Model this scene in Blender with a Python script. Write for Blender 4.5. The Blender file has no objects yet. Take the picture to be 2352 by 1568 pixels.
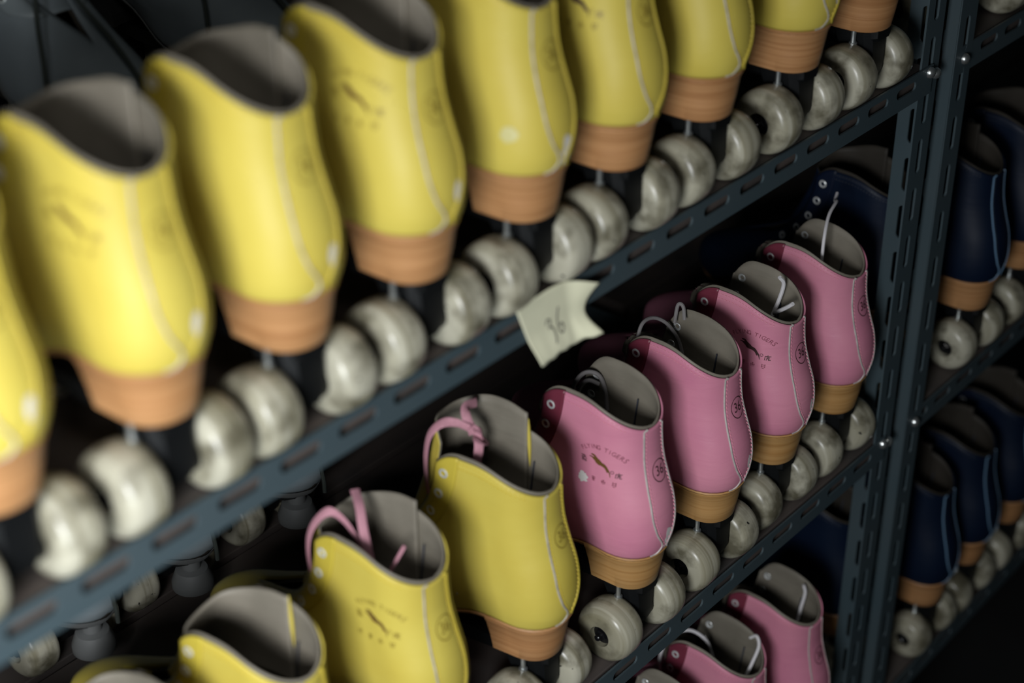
import bpy, bmesh, math, random
import numpy as np
from mathutils import Vector, Matrix
from mathutils.bvhtree import BVHTree

random.seed(7)
scene = bpy.context.scene
COL = scene.collection

# ------------------------------------------------------------------ helpers
def mesh_from_bm(name, bm, smooth=True, angle=40):
    me = bpy.data.meshes.new(name)
    bmesh.ops.recalc_face_normals(bm, faces=bm.faces)
    bm.to_mesh(me); bm.free()
    if smooth:
        for p in me.polygons: p.use_smooth = True
        try: me.set_sharp_from_angle(angle=math.radians(angle))
        except Exception: pass
    return me

def solidify(me, t, offset=-1.0, mats=0, rim=0):
    o = bpy.data.objects.new('tmp', me); COL.objects.link(o)
    m = o.modifiers.new('s', 'SOLIDIFY'); m.thickness = t; m.offset = offset
    m.use_even_offset = False
    m.material_offset = mats; m.material_offset_rim = rim
    dg = bpy.context.evaluated_depsgraph_get(); dg.update()
    out = bpy.data.meshes.new_from_object(o.evaluated_get(dg))
    out.name = me.name
    bpy.data.objects.remove(o); bpy.data.meshes.remove(me)
    return out

def obj(name, me, mats, parent=None, loc=(0, 0, 0), rot=(0, 0, 0), label=None):
    """one mesh object; materials sit on the object so that meshes can be shared"""
    o = bpy.data.objects.new(name, me); COL.objects.link(o)
    if not isinstance(mats, (list, tuple)): mats = [mats]
    while len(me.materials) < len(mats): me.materials.append(None)
    for i, m in enumerate(mats):
        o.material_slots[i].link = 'OBJECT'
        o.material_slots[i].material = m
    o.location = loc; o.rotation_euler = rot
    if parent: o.parent = parent
    if label: o['label'] = label
    return o

def thing(name, label, cat, loc=(0, 0, 0), rz=0, group=None):
    o = bpy.data.objects.new(name, None); COL.objects.link(o)
    o.empty_display_size = .03
    o.location = loc; o.rotation_euler = (0, 0, rz)
    o['label'] = label; o['category'] = cat
    if group: o['group'] = group
    return o

def box(bm, lo, hi, bev=0):
    v = [bm.verts.new((x, y, z)) for x in (lo[0], hi[0]) for y in (lo[1], hi[1]) for z in (lo[2], hi[2])]
    fs = [bm.faces.new([v[i] for i in f]) for f in ((0, 1, 3, 2), (4, 6, 7, 5), (0, 4, 5, 1), (2, 3, 7, 6), (0, 2, 6, 4), (1, 5, 7, 3))]
    if bev:
        es = list({e for f in fs for e in f.edges})
        bmesh.ops.bevel(bm, geom=es, offset=bev, segments=2, affect='EDGES', profile=.5)

def loft(bm, rings, close=True, caps=True):
    """rings: list of equal-length point lists"""
    vs = [[bm.verts.new(p) for p in r] for r in rings]
    n = len(vs[0])
    for a, b in zip(vs, vs[1:]):
        for i in range(n if close else n - 1):
            j = (i + 1) % n
            bm.faces.new((a[i], a[j], b[j], b[i]))
    if caps:
        bm.faces.new(vs[0]); bm.faces.new(vs[-1][::-1])
    return vs

def tube(bm, pts, r, n=6, flat=None):
    """round (or flat ribbon: flat=(half width, half thickness, normal)) sweep along points"""
    P = [Vector(p) for p in pts]
    rings = []; prev = None
    for i, p in enumerate(P):
        t = (P[min(i + 1, len(P) - 1)] - P[max(i - 1, 0)]).normalized()
        if flat:
            nrm = Vector(flat[2][i] if isinstance(flat[2], list) else flat[2])
            nrm = (nrm - t * nrm.dot(t))
            if nrm.length < 1e-5: nrm = t.orthogonal()
            nrm.normalize(); s = t.cross(nrm)
            rings.append([p + s * (flat[0] * math.cos(a)) + nrm * (flat[1] * math.sin(a))
                          for a in [2 * math.pi * k / 10 for k in range(10)]])
        else:
            u = t.orthogonal().normalized() if prev is None else (prev - t * prev.dot(t)).normalized()
            prev = u; w = t.cross(u)
            rr = r[i] if isinstance(r, (list, tuple)) else r
            rings.append([p + u * (rr * math.cos(a)) + w * (rr * math.sin(a))
                          for a in [2 * math.pi * k / n for k in range(n)]])
    loft(bm, rings)

def spline(pts, n=10):
    """Catmull-Rom resample"""
    P = [np.array(p, float) for p in pts]
    P = [2 * P[0] - P[1]] + P + [2 * P[-1] - P[-2]]
    out = []
    for i in range(1, len(P) - 2):
        a, b, c, d = P[i - 1:i + 3]
        for k in range(n):
            t = k / n
            out.append(tuple(.5 * (2 * b + (c - a) * t + (2 * a - 5 * b + 4 * c - d) * t * t + (3 * b - a - 3 * c + d) * t ** 3)))
    out.append(tuple(P[-2]))
    return out

def lathe_x(bm, prof, n=32, sx=1, org=(0, 0, 0)):
    """prof: (x, r) pairs, revolved round the X axis"""
    rings = [[(org[0] + sx * x, org[1] + r * math.cos(2 * math.pi * k / n), org[2] + r * math.sin(2 * math.pi * k / n)) for k in range(n)] for x, r in prof]
    loft(bm, rings)

def lathe_z(bm, prof, n=16, org=(0, 0, 0)):
    rings = [[(org[0] + r * math.cos(2 * math.pi * k / n), org[1] + r * math.sin(2 * math.pi * k / n), org[2] + z) for k in range(n)] for z, r in prof]
    loft(bm, rings)

def sst(a, b, x):
    t = min(1, max(0, (x - a) / (b - a))); return t * t * (3 - 2 * t)

# ------------------------------------------------------------------ materials
def nodes_of(name):
    m = bpy.data.materials.new(name); m.use_nodes = True
    nt = m.node_tree; b = nt.nodes['Principled BSDF']
    return m, nt, b

def N(nt, typ, **kw):
    n = nt.nodes.new(typ)
    for k, v in kw.items():
        if k in n.inputs: n.inputs[k].default_value = v
        else: setattr(n, k, v)
    return n

def coords(nt, scale=(1, 1, 1), rnd=True):
    tc = N(nt, 'ShaderNodeTexCoord'); mp = N(nt, 'ShaderNodeMapping')
    mp.inputs['Scale'].default_value = scale
    nt.links.new(tc.outputs['Object'], mp.inputs['Vector'])
    if rnd:
        oi = N(nt, 'ShaderNodeObjectInfo'); ml = N(nt, 'ShaderNodeMath', operation='MULTIPLY')
        ml.inputs[1].default_value = 37.0
        nt.links.new(oi.outputs['Random'], ml.inputs[0])
        cb = N(nt, 'ShaderNodeCombineXYZ')
        for i in range(3): nt.links.new(ml.outputs[0], cb.inputs[i])
        nt.links.new(cb.outputs[0], mp.inputs['Location'])
    return mp.outputs['Vector']

def mix(nt, fac, a, b):
    m = N(nt, 'ShaderNodeMix', data_type='RGBA')
    nt.links.new(fac, m.inputs['Factor'])
    for s, c in (('A', a), ('B', b)):
        i = [q for q in m.inputs if q.name == s and q.type == 'RGBA'][0]
        if isinstance(c, tuple): i.default_value = (*c, 1)
        else: nt.links.new(c, i)
    return [q for q in m.outputs if q.type == 'RGBA'][0]

def ramp(nt, fac, a, b):
    r = N(nt, 'ShaderNodeMapRange'); r.inputs['From Min'].default_value = a; r.inputs['From Max'].default_value = b
    nt.links.new(fac, r.inputs['Value']); return r.outputs['Result']

def bump(nt, b, h, strength, dist):
    bp = N(nt, 'ShaderNodeBump'); bp.inputs['Strength'].default_value = strength; bp.inputs['Distance'].default_value = dist
    nt.links.new(h, bp.inputs['Height']); nt.links.new(bp.outputs[0], b.inputs['Normal'])

def leather(name, col, dark, rough=.52, crease=.5, spec=.28):
    m, nt, b = nodes_of(name)
    v = coords(nt, (14, 14, 14)); n1 = N(nt, 'ShaderNodeTexNoise', Scale=1.0, Detail=4.0); nt.links.new(v, n1.inputs['Vector'])
    c = mix(nt, ramp(nt, n1.outputs['Fac'], .38, .72), col, dark)
    nt.links.new(c, b.inputs['Base Color'])
    b.inputs['Roughness'].default_value = rough; b.inputs['Specular IOR Level'].default_value = spec
    v2 = coords(nt, (18, 18, 90)); n2 = N(nt, 'ShaderNodeTexNoise', Scale=1.0, Detail=3.0, Distortion=.6); nt.links.new(v2, n2.inputs['Vector'])
    v3 = coords(nt, (900, 900, 900), False); n3 = N(nt, 'ShaderNodeTexNoise', Scale=1.0, Detail=2.0); nt.links.new(v3, n3.inputs['Vector'])
    ad = N(nt, 'ShaderNodeMath', operation='MULTIPLY_ADD'); ad.inputs[1].default_value = .12
    nt.links.new(n3.outputs['Fac'], ad.inputs[0]); nt.links.new(n2.outputs['Fac'], ad.inputs[2])
    bump(nt, b, ad.outputs[0], crease, .0012)
    return m

def plain(name, col, rough=.5, metal=0, spec=.5, noise=0, nscale=60, dark=None):
    m, nt, b = nodes_of(name)
    b.inputs['Base Color'].default_value = (*col, 1)
    b.inputs['Roughness'].default_value = rough; b.inputs['Metallic'].default_value = metal
    b.inputs['Specular IOR Level'].default_value = spec
    if noise:
        v = coords(nt, (nscale,) * 3); n1 = N(nt, 'ShaderNodeTexNoise', Scale=1.0, Detail=5.0); nt.links.new(v, n1.inputs['Vector'])
        d = dark or tuple(c * (1 - noise) for c in col)
        nt.links.new(mix(nt, ramp(nt, n1.outputs['Fac'], .4, .65), col, d), b.inputs['Base Color'])
    return m

M = {}
M['yellow'] = leather('yellow_leather', (.51, .42, .078), (.475, .375, .060), crease=.25)
M['yellow_stay'] = leather('yellow_stay_leather', (.48, .385, .050), (.44, .345, .042), crease=.2)
M['pink'] = leather('pink_leather', (.57, .225, .305), (.50, .175, .265), rough=.50, crease=.45)
M['pink_stay'] = leather('maroon_stay_leather', (.16, .030, .050), (.13, .024, .042), rough=.38, crease=.3)
M['blue'] = leather('navy_leather', (.0016, .007, .022), (.0014, .0055, .018), crease=.2)
M['blue_stay'] = leather('navy_stay_leather', (.002, .006, .02), (.002, .005, .017), crease=.2)
M['black'] = leather('charcoal_leather', (.17, .20, .215), (.13, .155, .17), crease=.4)
M['black_stay'] = leather('charcoal_stay_leather', (.17, .20, .21), (.14, .165, .18), crease=.3)
M['lining'] = leather('grey_lining', (.20, .18, .145), (.12, .108, .085), rough=.55, crease=.7, spec=.3)
M['lining_dark'] = leather('dark_lining', (.035, .030, .024), (.025, .022, .018), rough=.6, crease=.5, spec=.2)
M['piping_pale'] = plain('pale_piping', (.40, .37, .31), .5, noise=.3, nscale=120)
M['piping_white'] = plain('white_piping', (.46, .42, .40), .5, noise=.25, nscale=120)
M['piping_blue'] = plain('pale_blue_piping', (.12, .22, .34), .5)
M['piping_black'] = plain('grey_piping', (.06, .07, .08), .5)
M['stitch_yellow'] = plain('yellow_thread', (.55, .42, .05), .6)
M['stitch_pink'] = plain('pink_thread', (.62, .26, .33), .6)
M['stitch_dark'] = plain('dark_thread', (.03, .035, .05), .6)
M['eyelet'] = plain('white_metal_eyelet', (.62, .64, .64), .3, .3)
M['eyelet_dull'] = plain('dull_eyelet', (.45, .50, .50), .4, .3)
M['pale_spot'] = plain('rubbed_yellow', (.50, .46, .20), .5)
M['ink_brown'] = plain('brown_ink', (.12, .065, .018), .4)
M['ink_dark'] = plain('dark_ink', (.045, .02, .02), .5)
M['ink_olive'] = plain('olive_ink', (.22, .155, .02), .5)
M['ink_maroon'] = plain('maroon_ink', (.19, .045, .07), .5)
M['worn'] = plain('bare_white_backing', (.62, .60, .58), .6)
M['nylon'] = plain('black_nylon', (.004, .0045, .005), .45, 0, .25)
M['steel'] = plain('zinc_steel', (.55, .58, .58), .28, .9)
M['blacknut'] = plain('black_bearing_shield', (.006, .006, .007), .18)
M['lace_pink'] = plain('pink_lace_cotton', (.42, .20, .245), .8, noise=.15, nscale=700)
M['lace_white'] = plain('white_lace_cotton', (.62, .60, .62), .8)
M['lace_grey'] = plain('grey_lace_cotton', (.16, .15, .15), .8)
M['lace_dark'] = plain('dark_lace_cotton', (.018, .024, .02), .8)
M['paper'] = plain('pale_yellow_paper', (.66, .65, .47), .8, noise=.06, nscale=40)
M['pencil'] = plain('pencil_mark', (.11, .105, .085), .7)
M['rubber'] = plain('grey_rubber', (.10, .105, .105), .6)
M['black_dirt'] = plain('black_fleck', (.02, .02, .018), .8)

def heel_material(name, a, bcol):
    m, nt, b = nodes_of(name)
    v = coords(nt, (6, 6, 260)); n1 = N(nt, 'ShaderNodeTexNoise', Scale=1.0, Detail=3.0, Distortion=.8); nt.links.new(v, n1.inputs['Vector'])
    nt.links.new(mix(nt, ramp(nt, n1.outputs['Fac'], .42, .66), a, bcol), b.inputs['Base Color'])
    b.inputs['Roughness'].default_value = .5
    bump(nt, b, n1.outputs['Fac'], .35, .0006)
    return m
M['heel'] = heel_material('stacked_tan_heel', (.40, .205, .085), (.31, .145, .055))
M['heel_light'] = heel_material('stacked_honey_heel', (.42, .235, .085), (.34, .175, .055))
M['heel_black'] = heel_material('dark_heel', (.03, .03, .03), (.02, .02, .02))

def wheel_material():
    m, nt, b = nodes_of('scuffed_ivory_urethane')
    v = coords(nt, (150, 5, 5)); n1 = N(nt, 'ShaderNodeTexNoise', Scale=1.0, Detail=4.0, Distortion=.4); nt.links.new(v, n1.inputs['Vector'])
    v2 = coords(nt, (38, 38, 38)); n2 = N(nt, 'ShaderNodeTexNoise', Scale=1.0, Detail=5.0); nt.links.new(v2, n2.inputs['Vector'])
    v3 = coords(nt, (160, 160, 160)); n3 = N(nt, 'ShaderNodeTexNoise', Scale=1.0, Detail=2.0); nt.links.new(v3, n3.inputs['Vector'])
    c = mix(nt, ramp(nt, n1.outputs['Fac'], .42, .72), (.38, .365, .29), (.18, .165, .105))
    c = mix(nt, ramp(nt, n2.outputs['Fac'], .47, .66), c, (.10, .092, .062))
    c = mix(nt, ramp(nt, n3.outputs['Fac'], .73, .76), c, (.02, .02, .018))
    nt.links.new(c, b.inputs['Base Color'])
    b.inputs['Roughness'].default_value = .30
    b.inputs['Specular IOR Level'].default_value = .4
    b.inputs['Subsurface Weight'].default_value = 0
    bump(nt, b, n1.outputs['Fac'], .25, .001)
    return m
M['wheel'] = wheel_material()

def paint_material():
    m, nt, b = nodes_of('blue_grey_rack_paint')
    v = coords(nt, (4, 9, 9), False); n1 = N(nt, 'ShaderNodeTexNoise', Scale=1.0, Detail=4.0); nt.links.new(v, n1.inputs['Vector'])
    nt.links.new(mix(nt, ramp(nt, n1.outputs['Fac'], .4, .7), (.048, .067, .076), (.040, .062, .073)), b.inputs['Base Color'])
    b.inputs['Roughness'].default_value = .42
    v2 = coords(nt, (300,) * 3, False); n2 = N(nt, 'ShaderNodeTexNoise', Scale=1.0, Detail=2.0); nt.links.new(v2, n2.inputs['Vector'])
    bump(nt, b, n2.outputs['Fac'], .15, .0004)
    return m
M['paint'] = paint_material()

def board_material():
    m, nt, b = nodes_of('brown_particle_board')
    v = coords(nt, (3, 40, 40), False); n1 = N(nt, 'ShaderNodeTexNoise', Scale=1.0, Detail=5.0); nt.links.new(v, n1.inputs['Vector'])
    v2 = coords(nt, (12,) * 3, False); n2 = N(nt, 'ShaderNodeTexNoise', Scale=1.0, Detail=4.0); nt.links.new(v2, n2.inputs['Vector'])
    c = mix(nt, ramp(nt, n1.outputs['Fac'], .35, .7), (.085, .068, .060), (.060, .050, .046))
    c = mix(nt, ramp(nt, n2.outputs['Fac'], .5, .75), c, (.038, .037, .037))
    nt.links.new(c, b.inputs['Base Color']); b.inputs['Roughness'].default_value = .6
    return m
M['board'] = board_material()
M['wall'] = plain('dark_wall_plaster', (.03, .033, .035), .9, noise=.3, nscale=4)
M['floor'] = plain('dark_floor', (.012, .012, .012), .7, noise=.3, nscale=6)

# ------------------------------------------------------------------ boot surface
#        v     yb      zb     yf     zf     w_heel  w_ball  w_front
KN_TALL = np.array([
    [0.00, -.0102, .1035, .236, .0740, .0315, .0410, .000],
    [0.04, -.0122, .1075, .240, .0790, .0328, .0425, .000],
    [0.15, -.0146, .1180, .243, .0900, .0344, .0430, .000],
    [0.30, -.0150, .1335, .235, .1080, .0348, .0410, .000],
    [0.45, -.0122, .1535, .192, .1280, .0342, .0370, .000],
    [0.58, -.0060, .1730, .142, .1500, .0335, .0340, .012],
    [0.72, -.0008, .1920, .1120, .1790, .0327, .0325, .0215],
    [0.86, .0012, .2080, .0975, .2130, .0322, .0322, .0280],
    [1.00, .0020, .2235, .0910, .2470, .0325, .0325, .0308]])
KN_LOW = KN_TALL.copy()
KN_LOW[:, 2] = .1035 + (KN_TALL[:, 2] - .1035) * (.1105 / .1200)
KN_LOW[:, 4] = [.0740, .0790, .0900, .1080, .1275, .1485, .1750, .2065, .2390]
KN = KN_TALL
BVH = None

def knot(v):
    x = KN[:, 0]; i = int(np.clip(np.searchsorted(x, v) - 1, 0, len(x) - 2))
    t = (v - x[i]) / (x[i + 1] - x[i]); h = x[i + 1] - x[i]
    def m(j):
        if j == 0: return (KN[1] - KN[0]) / (x[1] - x[0])
        if j == len(x) - 1: return (KN[-1] - KN[-2]) / (x[-1] - x[-2])
        return (KN[j + 1] - KN[j - 1]) / (x[j + 1] - x[j - 1])
    a, b = KN[i], KN[i + 1]
    r = (2 * t ** 3 - 3 * t * t + 1) * a + (t ** 3 - 2 * t * t + t) * h * m(i) + (-2 * t ** 3 + 3 * t * t) * b + (t ** 3 - t * t) * h * m(i + 1)
    if v <= .45: r[7] = 0
    return r

def boot_pt(v, c, off=0.0):
    """v 0 sole .. 1 collar; c -1 left front .. 0 back .. 1 right front; off>0 = inwards"""
    k = knot(v); yb, zb, yf, zf, wh, wb, wf = k[1:]
    wf = max(0, wf)
    s = abs(c)
    yb2 = yb + off; yf2 = yf - (off if wf < .004 else 0)
    L = yf - yb
    body = wh + (wb - wh) * sst(.3, .68, s)
    body -= .004 * (1 - sst(0, .3, v)) * math.exp(-((s - .36) / .13) ** 2)      # waist of the sole
    sb = .034 / L
    q = max(0, 1 - s / sb)
    w = body * max(0, 1 - q ** 2.15) ** (1 / 2.15)
    sf = .60 + .25 * sst(.35, .7, v)
    if s > sf:
        q = (s - sf) / (1 - sf)
        w = wf + (w - wf) * max(0, 1 - q ** 2.3) ** (1 / 2.3)
    w = max(0, w - off) if w > off else 0.0
    g0 = sst(.2, .58, s); g1 = 1 - max(0, 1 - s / .62) ** 1.9
    u = sst(.15, .8, v)
    z = zb + (zf - zb) * (g0 * (1 - u) + g1 * u)
    if off: z -= off * 1.2 * sst(.35, .75, s) * (1 - sst(.55, .8, v))
    z -= (.014 if c < 0 else .019) * max(0, (s - .70) / .30) ** 2.6 * sst(.70, 1, v)
    y = yb2 + (yf2 - yb2) * s
    return Vector((math.copysign(w, c) if c else 0.0, y, z))

def svals(n):
    return [math.sin(math.pi * .5 * i / n) ** 2 for i in range(n + 1)]
def cols(n):
    s = svals(n); return [-x for x in s[::-1]] + s[1:]

def boot_grid(v0, v1, nv, nc, off=0.0, c_lo=-1, c_hi=1, bm=None, bottom=False):
    bm = bm or bmesh.new()
    cs = [c for c in cols(nc) if c_lo - 1e-6 <= c <= c_hi + 1e-6]
    rows = []
    if bottom:
        a = [boot_pt(v0, c, off) for c in cs]
        rows.append([bm.verts.new((0, p.y, p.z)) for p in a])
        rows.append([bm.verts.new((p.x * .5, p.y, p.z)) for p in a])
    for i in range(nv + 1):
        v = v0 + (v1 - v0) * i / nv
        rows.append([bm.verts.new(boot_pt(v, c, off)) for c in cs])
    for a, b in zip(rows, rows[1:]):
        for i in range(len(cs) - 1):
            bm.faces.new((a[i], a[i + 1], b[i + 1], b[i]))
    bmesh.ops.remove_doubles(bm, verts=bm.verts, dist=1e-5)
    bmesh.ops.dissolve_degenerate(bm, edges=bm.edges, dist=1e-6)
    return bm

def orient(bm, outward=True):
    """normals away from the boot's axis"""
    bm.normal_update()
    bmesh.ops.recalc_face_normals(bm, faces=bm.faces)
    bm.normal_update()
    tot = 0
    for f in bm.faces:
        c = f.calc_center_median(); tot += f.normal.dot(Vector((c.x, 0, 0))) * f.calc_area()
    if (tot > 0) != outward:
        bmesh.ops.reverse_faces(bm, faces=bm.faces)

def raw_mesh(name, bm):
    me = bpy.data.meshes.new(name); bm.to_mesh(me); bm.free()
    for p in me.polygons: p.use_smooth = True
    return me

# --- sole, heel
def sole_outline(v, off, z_of, n=30):
    pts = [boot_pt(v, c, off) for c in cols(n)][:-1]
    return [(p.x, p.y, z_of(p)) for p in pts]
bm = bmesh.new()
loft(bm, [sole_outline(.0, .0025, lambda p: p.z - .0045), sole_outline(0, .0005, lambda p: p.z - .0035),
          sole_outline(0, -.0006, lambda p: p.z - .0012), sole_outline(.0, .0005, lambda p: p.z + .0004), sole_outline(.0, .004, lambda p: p.z + .0006)])
SOLE = mesh_from_bm('sole', bm)

def heel_ring(z, w, yb, yf):
    r = w; pts = []
    pts.append((-w * 1.03, yf, z))
    for k in range(29):
        a = math.pi + math.pi * k / 28
        x = math.copysign(abs(math.cos(a)) ** .9, math.cos(a)) * w; y = yb + r - abs(math.sin(a)) ** .95 * r
        pts.append((x, y, z))
    pts.append((w * 1.03, yf, z))
    for k in range(1, 6):
        u = 1 - 2 * k / 6; pts.append((u * w, yf - .004 * (1 - u * u), z))
    return pts
bm = bmesh.new()
loft(bm, [heel_ring(.0660, .0230, -.0025, .0425), heel_ring(.0668, .0238, -.0032, .043), heel_ring(.082, .0264, -.0058, .044), heel_ring(.097, .0292, -.0080, .046),
          heel_ring(.0985, .0303, -.0090, .046), heel_ring(.1015, .0309, -.0097, .0465), heel_ring(.1030, .0304, -.0092, .0465)])
HEEL = mesh_from_bm('heel', bm, True, 35)

# --- plate, trucks, wheels
bm = bmesh.new()
def sec(y, w, z0, z1): return [(-w, y, z0), (-w * .8, y, z0 - .003), (w * .8, y, z0 - .003), (w, y, z0), (w, y, z1), (-w, y, z1)]
loft(bm, [sec(-.001, .011, .060, .0664), sec(.006, .0125, .058, .0664), sec(.045, .0125, .056, .0664), sec(.07, .014, .055, .0675), sec(.12, .014, .056, .0675),
          sec(.145, .024, .060, .0690), sec(.195, .027, .060, .0690), sec(.215, .020, .0615, .0690), sec(.222, .012, .063, .0690)])
PLATE = mesh_from_bm('plate', bm, True, 30)

bm = bmesh.new()
def tsec(z, w, y0, y1):
    b = min(w, (y1 - y0) / 2) * .35
    return [(-w, y0 + b, z), (-w + b, y0, z), (w - b, y0, z), (w, y0 + b, z), (w, y1 - b, z), (w - b, y1, z), (-w + b, y1, z), (-w, y1 - b, z)]
loft(bm, [tsec(.019, .0115, -.010, .012), tsec(.026, .0135, -.013, .013), tsec(.034, .0150, -.014, .016), tsec(.050, .0160, -.0135, .022), tsec(.0640, .0170, -.012, .028)])
lathe_x(bm, [(-.017, .0105), (-.0155, .0115), (.0155, .0115), (.017, .0105)], 20, org=(0, 0, .028))
lathe_x(bm, [(-.046, .0036), (.046, .0036)], 12, org=(0, 0, .028))
TRUCK = mesh_from_bm('truck', bm, True, 35)

bm = bmesh.new()
prof = [(-.016, .0105), (-.0160, .0165), (-.0152, .0215), (-.0128, .0252), (-.0090, .0272), (-.004, .0279), (.004, .0279), (.0090, .0272), (.0128, .0252), (.0152, .0215), (.0160, .0165), (.0160, .0098),
        (.0090, .0092), (.0090, .0040), (-.010, .0040), (-.010, .0105)]
rings = [[(x, r * math.cos(2 * math.pi * k / 48), r * math.sin(2 * math.pi * k / 48)) for k in range(48)] for x, r in prof]
rings.append(rings[0]); loft(bm, rings, caps=False); bmesh.ops.remove_doubles(bm, verts=bm.verts, dist=1e-6)
WHEEL = mesh_from_bm('wheel', bm, True, 50)
bm = bmesh.new()
lathe_x(bm, [(.0075, .0090), (.0112, .0090), (.0114, .0084)], 24)
lathe_x(bm, [(.0112, .0058), (.0150, .0056), (.0156, .0048)], 6)
lathe_x(bm, [(.0150, .0030), (.0190, .0029), (.0196, .0022)], 12)
NUT = mesh_from_bm('axle_nut', bm, True, 30)
bm = bmesh.new()
lathe_z(bm, [(.0700, .0022), (.0600, .0022), (.0598, .0036), (.0562, .0036), (.0560, .0020), (.0510, .0019), (.0506, .0012)], 10)
BOLT = mesh_from_bm('mounting_bolt', bm, True, 30)
bm = bmesh.new()
lathe_z(bm, [(.060, .008), (.050, .0085), (.048, .014), (.036, .0185), (.030, .0185), (.0285, .0165)], 24)
TOESTOP = mesh_from_bm('toe_stop', bm, True, 40)

# ------------------------------------------------------------------ prints (flat ink on the leather)
def text_mesh(body, size):
    cu = bpy.data.curves.new('t', 'FONT'); cu.body = body; cu.size = size; cu.align_x = 'CENTER'; cu.align_y = 'CENTER'; cu.resolution_u = 3
    o = bpy.data.objects.new('t', cu); COL.objects.link(o)
    dg = bpy.context.evaluated_depsgraph_get(); dg.update()
    me = bpy.data.meshes.new_from_object(o.evaluated_get(dg))
    bpy.data.objects.remove(o); bpy.data.curves.remove(cu)
    bm = bmesh.new(); bm.from_mesh(me); bpy.data.meshes.remove(me)
    return bm

def flat_poly(pts, target=None):
    bm = target or bmesh.new()
    bm.faces.new([bm.verts.new((x, y, 0)) for x, y in pts]); return bm

def transfer(src, dst, place, cut=.0022):
    """copy a flat bmesh (x to the reader's right, y up) on to the boot with place(x, y) -> (point, normal)"""
    bmesh.ops.triangulate(src, faces=src.faces)
    for _ in range(3):
        es = [e for e in src.edges if e.calc_length() > cut]
        if not es: break
        bmesh.ops.subdivide_edges(src, edges=es, cuts=1)
        bmesh.ops.triangulate(src, faces=src.faces)
    mp = {}
    for v in src.verts: mp[v] = dst.verts.new(place(v.co.x, v.co.y)[0])
    for f in src.faces:
        try: dst.faces.new([mp[v] for v in f.verts])
        except ValueError: pass
    src.free()

def hit_left(y, z, off=.0004, side=-1):
    r = BVH.ray_cast(Vector((side * .2, y, z)), Vector((-side, 0, 0)))
    if r[0] is None: r = BVH.find_nearest(Vector((side * .03, y, z)))
    n = r[1] if r[1].x * side > 0 else -r[1]
    return r[0] + n * off, n
def hit_back(x, z, off=.0004):
    r = BVH.ray_cast(Vector((x, -.2, z)), Vector((0, 1, 0)))
    if r[0] is None: r = BVH.find_nearest(Vector((x, -.01, z)))
    n = r[1] if r[1].y < 0 else -r[1]
    return r[0] + n * off, n
def surf(v, c, off=.0004):
    p = boot_pt(v, c); e = .004
    a = boot_pt(min(1, v + e), c) - boot_pt(max(0, v - e), c)
    b = boot_pt(v, min(1, c + e)) - boot_pt(v, max(-1, c - e))
    n = a.cross(b).normalized()
    if n.dot(Vector((p.x, (p.y - .05) * .3, 0))) < 0: n = -n
    return p + n * off, n

def c_front(v, d):
    """column that lies d metres behind the front edge of the flap"""
    k = knot(v); return 1 - d / (k[3] - k[1])

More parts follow.
